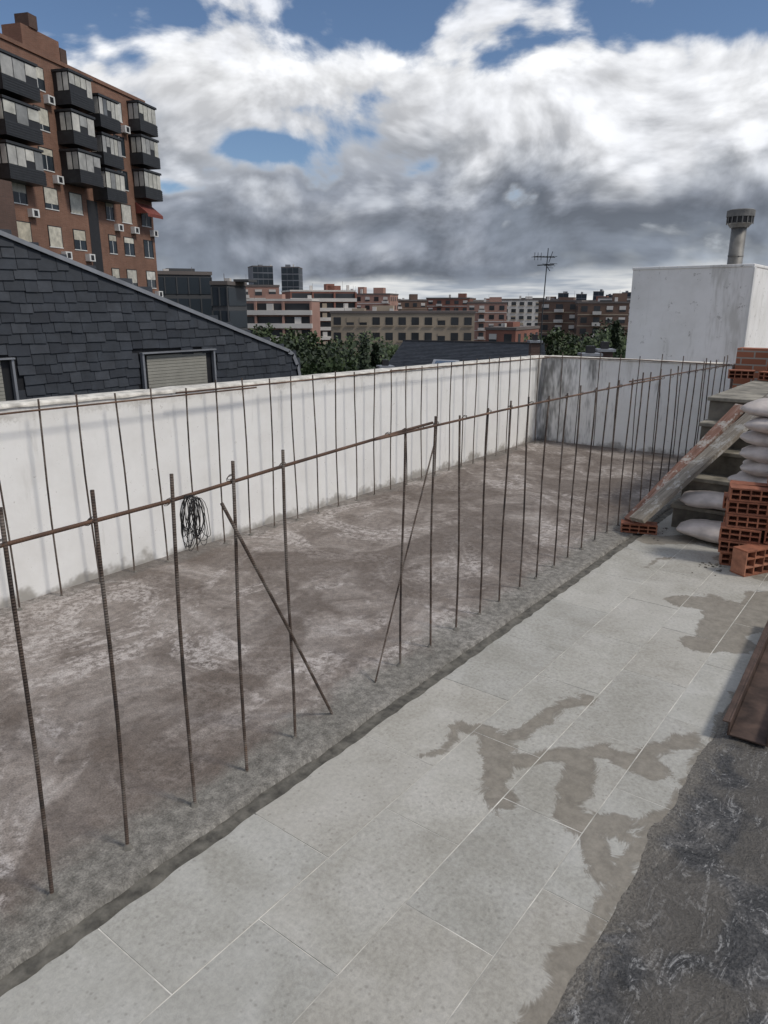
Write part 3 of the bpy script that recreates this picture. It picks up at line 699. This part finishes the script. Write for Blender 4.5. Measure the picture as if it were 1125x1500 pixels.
TM=[tree_mesh(1,12,4.2,ML),tree_mesh(2,13,4.8,ML2),tree_mesh(3,11,3.8,ML)]; CY=tree_mesh(5,13,1.3,ML2,True)
def tree(name,me,az,D,ztop,h,s=1):
    o=bpy.data.objects.new(name,me); COL.objects.link(o); sc=s; o.scale=(sc,sc,sc); hh=h*sc; o.location=P(az,D,ztop-hh); o.rotation_euler=(0,0,random.uniform(0,6)); return o
HT=[12.2,13.3,11.2]
spec=[(45.5,70,-1.0),(44,62,-1.1),(42.6,72,-.9),(41.2,58,-1.5),(40.0,66,-1.2),(38.6,75,-1.0),(37.2,66,-1.8),(36,80,-1.9),(43.4,50,-2.2),(41.8,46,-2.6),(39.4,48,-2.5),(46.5,85,-.6),(34,95,-3.2),(37.8,50,-2.8),(40.6,42,-2.8),(44.6,48,-2.2),
 (25.4,75,-1.2),(24.2,85,-.8),(23,70,-.9),(21.6,78,-.9),(20.4,72,-.4),(19.4,80,-.1),(24.9,60,-2.0),(22.2,58,-2.0),(19.8,62,-1.2),(20.6,95,.2),(27,110,-3.6),(29,115,-4.2),(31,118,-4.6),(33,120,-4.6),(35.4,120,-4.4)]
for i,(az,D,zt) in enumerate(spec):
    k=i%3; tree("tree",TM[k],az+random.uniform(-.3,.3),D,zt+random.uniform(-.5,.4),HT[k],random.uniform(.9,1.2))
for az,D,zt in((39.0,56,-.4),(38.2,60,-.9),(44.9,66,-.6),(20.2,66,.8)): tree("cypress_tree",CY,az,D,zt,13)
b=MB(); rd=random.Random(11); mi=b.mat(ML2)
for c in range(420):
    az=rd.uniform(8,62); D=rd.uniform(120,420); o=Vector(P(az,D,-18)); R0=rd.uniform(3,6)
    for k in range(26):
        d=Vector((rd.gauss(0,1),rd.gauss(0,1),abs(rd.gauss(0,1)))).normalized()*R0; c0=o+Vector((d.x,d.y,3+d.z*1.1)); s=rd.uniform(.8,1.6)
        u=Vector((rd.gauss(0,1),rd.gauss(0,1),rd.gauss(0,1))).normalized()*s; w=u.orthogonal().normalized()*s*.7
        i=len(b.v); b.v+=[tuple(c0-u),tuple(c0+w),tuple(c0+u),tuple(c0-w)]; b.f.append((i,i+1,i+2,i+3)); b.mi.append(mi)
b.obj("distant_trees")

# ------------------------------------------------------------------ sky
SUN_AZ_X,SUN_AZ_Y=.97,.24; ELEV=50
w=bpy.data.worlds.new("World"); scene.world=w; w.use_nodes=True; T=w.node_tree; bg=T.nodes["Background"]
class WN(NT):
    maxd=7; dim='2D'
    def __init__(s,t): s.t=t
N=WN(T)
sky=N.n("ShaderNodeTexSky",sky_type='NISHITA'); sky.sun_disc=False; sky.sun_elevation=math.radians(ELEV); sky.sun_rotation=math.atan2(SUN_AZ_X,SUN_AZ_Y); sky.altitude=650; sky.air_density=1.0; sky.dust_density=.6; sky.ozone_density=2
tc=N.n("ShaderNodeTexCoord"); sp=N.n("ShaderNodeSeparateXYZ"); N.l(tc.outputs["Generated"],sp.inputs[0])
el=N.math('MULTIPLY',N.math('ARCSINE',sp.outputs[2]),57.2958)
az=N.math('MULTIPLY',N.math('ARCTAN2',N.math('MULTIPLY',sp.outputs[0],-1),sp.outputs[1]),57.2958)
rel=N.math('SUBTRACT',37.5,az)
cbv=N.n("ShaderNodeCombineXYZ"); N.l(rel,cbv.inputs[0]); N.l(el,cbv.inputs[1]); D=cbv.outputs[0]   # (azimuth, elevation) in degrees
def mapv(scale,loc=(0,0,0)):
    m=N.n("ShaderNodeMapping"); m.inputs["Scale"].default_value=scale; m.inputs["Location"].default_value=loc; N.l(D,m.inputs["Vector"]); return m.outputs[0]
def wn(size,detail,rough,asp=1.6,loc=(0,0,0),dist=0): return N.noise(1,detail,rough,vec=mapv((1/size,asp/size,1),loc),dist=dist)
def puff(size,detail,asp,loc):
    v=N.n("ShaderNodeTexVoronoi",feature='SMOOTH_F1',voronoi_dimensions='2D'); v.inputs["Scale"].default_value=1; v.inputs["Detail"].default_value=detail; v.inputs["Roughness"].default_value=.5; v.inputs["Lacunarity"].default_value=2.3; v.inputs["Smoothness"].default_value=.25
    N.l(mapv((1/size,asp/size,1),loc),v.inputs["Vector"]); return v.outputs["Distance"]
def gauss(rc,rw,ec,ew,amp):
    a=N.math('DIVIDE',N.math('SUBTRACT',rel,rc),rw); b_=N.math('DIVIDE',N.math('SUBTRACT',el,ec),ew)
    s=N.math('ADD',N.math('MULTIPLY',a,a),N.math('MULTIPLY',b_,b_)); return N.math('MULTIPLY',N.math('EXPONENT',N.math('MULTIPLY',s,-1)),amp)
n1=wn(12,7,.55,1.7,(3.3,1.1,0),.25)
n1u=wn(12,5,.55,1.7,(3.3+.05,1.1+.12,0),.25)
p1=puff(4.2,1,1.4,(0,0,0))
lo=wn(20,1,.5,2.2,(5,2,1))
cov=N.math('SUBTRACT',N.ramp(N.math('DIVIDE',el,40),[(0,1.0),(10.5/40,1.0),(13/40,.86),(15.5/40,.64),(17.5/40,.51),(20/40,.49),(26/40,.56),(1,.66)]),.5)
for g_ in [gauss(-8.5,3.6,10.7,1.1,-.60),gauss(-16,2.5,8.2,.7,-.4),gauss(9,4.5,18.2,2.0,.20),gauss(-13,6,16.5,1.8,.12),gauss(19,12,15.0,3.0,.30)]:
    cov=N.math('ADD',cov,g_)
nn=N.math('SUBTRACT',n1,.5); pp=N.math('SUBTRACT',.40,p1)
dens=N.math('ADD',N.math('ADD',N.math('MULTIPLY',nn,1.5),N.math('MULTIPLY',pp,.28)),cov)
mask=N.mr(dens,-.04,.20)
elw=N.math('ADD',el,N.math('ADD',N.math('MULTIPLY',nn,10),N.math('ADD',N.math('MULTIPLY',N.math('SUBTRACT',lo,.5),7),N.math('MULTIPLY',pp,3.0))))
relief=N.math('ADD',N.math('MULTIPLY',N.math('SUBTRACT',n1,n1u),2.6),N.math('MULTIPLY',pp,.22))
shade=N.ramp(N.math('DIVIDE',elw,20),[(0,(.36,.395,.44)),(.10,(.21,.24,.29)),(.22,(.185,.21,.255)),(.33,(.26,.285,.335)),(.43,(.45,.475,.52)),(.53,(.71,.725,.76)),(.75,(.82,.83,.85)),(1,(.68,.70,.75))])
rl=N.math('MINIMUM',N.math('MAXIMUM',N.math('ADD',1,relief),.72),1.25)
cl=N.mix(1,shade,rl,'MULTIPLY')
cl=N.mix(N.mr(dens,.02,.26,.6,0),cl,(.72,.75,.80))
st=wn(16,4,.65,8,(1,3,2)); low=N.mr(N.math('ADD',el,N.math('MULTIPLY',nn,3)),1.5,2.7,1,0)
cl=N.mix(low,cl,N.ramp(st,[(.38,(.33,.37,.43)),(.50,(.60,.62,.64)),(.62,(.82,.82,.80))]))
mask=N.math('MAXIMUM',mask,N.math('MULTIPLY',low,.92))
cl10=N.mix(1,cl,(10,10,10),'MULTIPLY')
blue=N.mix(1,sky.outputs[0],(.76,.80,.86),'MULTIPLY')
final=N.mix(mask,blue,cl10); N.l(final,bg.inputs["Color"]); bg.inputs["Strength"].default_value=.106
# sun
s=bpy.data.lights.new("sun",'SUN'); s.energy=2.0; s.angle=math.radians(11); s.color=(1,.94,.85); so=bpy.data.objects.new("sun",s); COL.objects.link(so)
e=math.radians(ELEV); dv=Vector((SUN_AZ_X*math.cos(e),SUN_AZ_Y*math.cos(e),math.sin(e))); so.rotation_euler=dv.to_track_quat('Z','Y').to_euler()
# camera
cam=bpy.data.cameras.new("camera"); co=bpy.data.objects.new("camera",cam); COL.objects.link(co); scene.camera=co
co.location=(0,0,H); co.rotation_euler=(math.radians(90-15.93),0,math.radians(37.5)); cam.sensor_fit='HORIZONTAL'; cam.sensor_width=36; cam.lens=33.86; cam.clip_start=.05; cam.clip_end=12000
scene.view_settings.view_transform='Standard'; scene.view_settings.look='None'
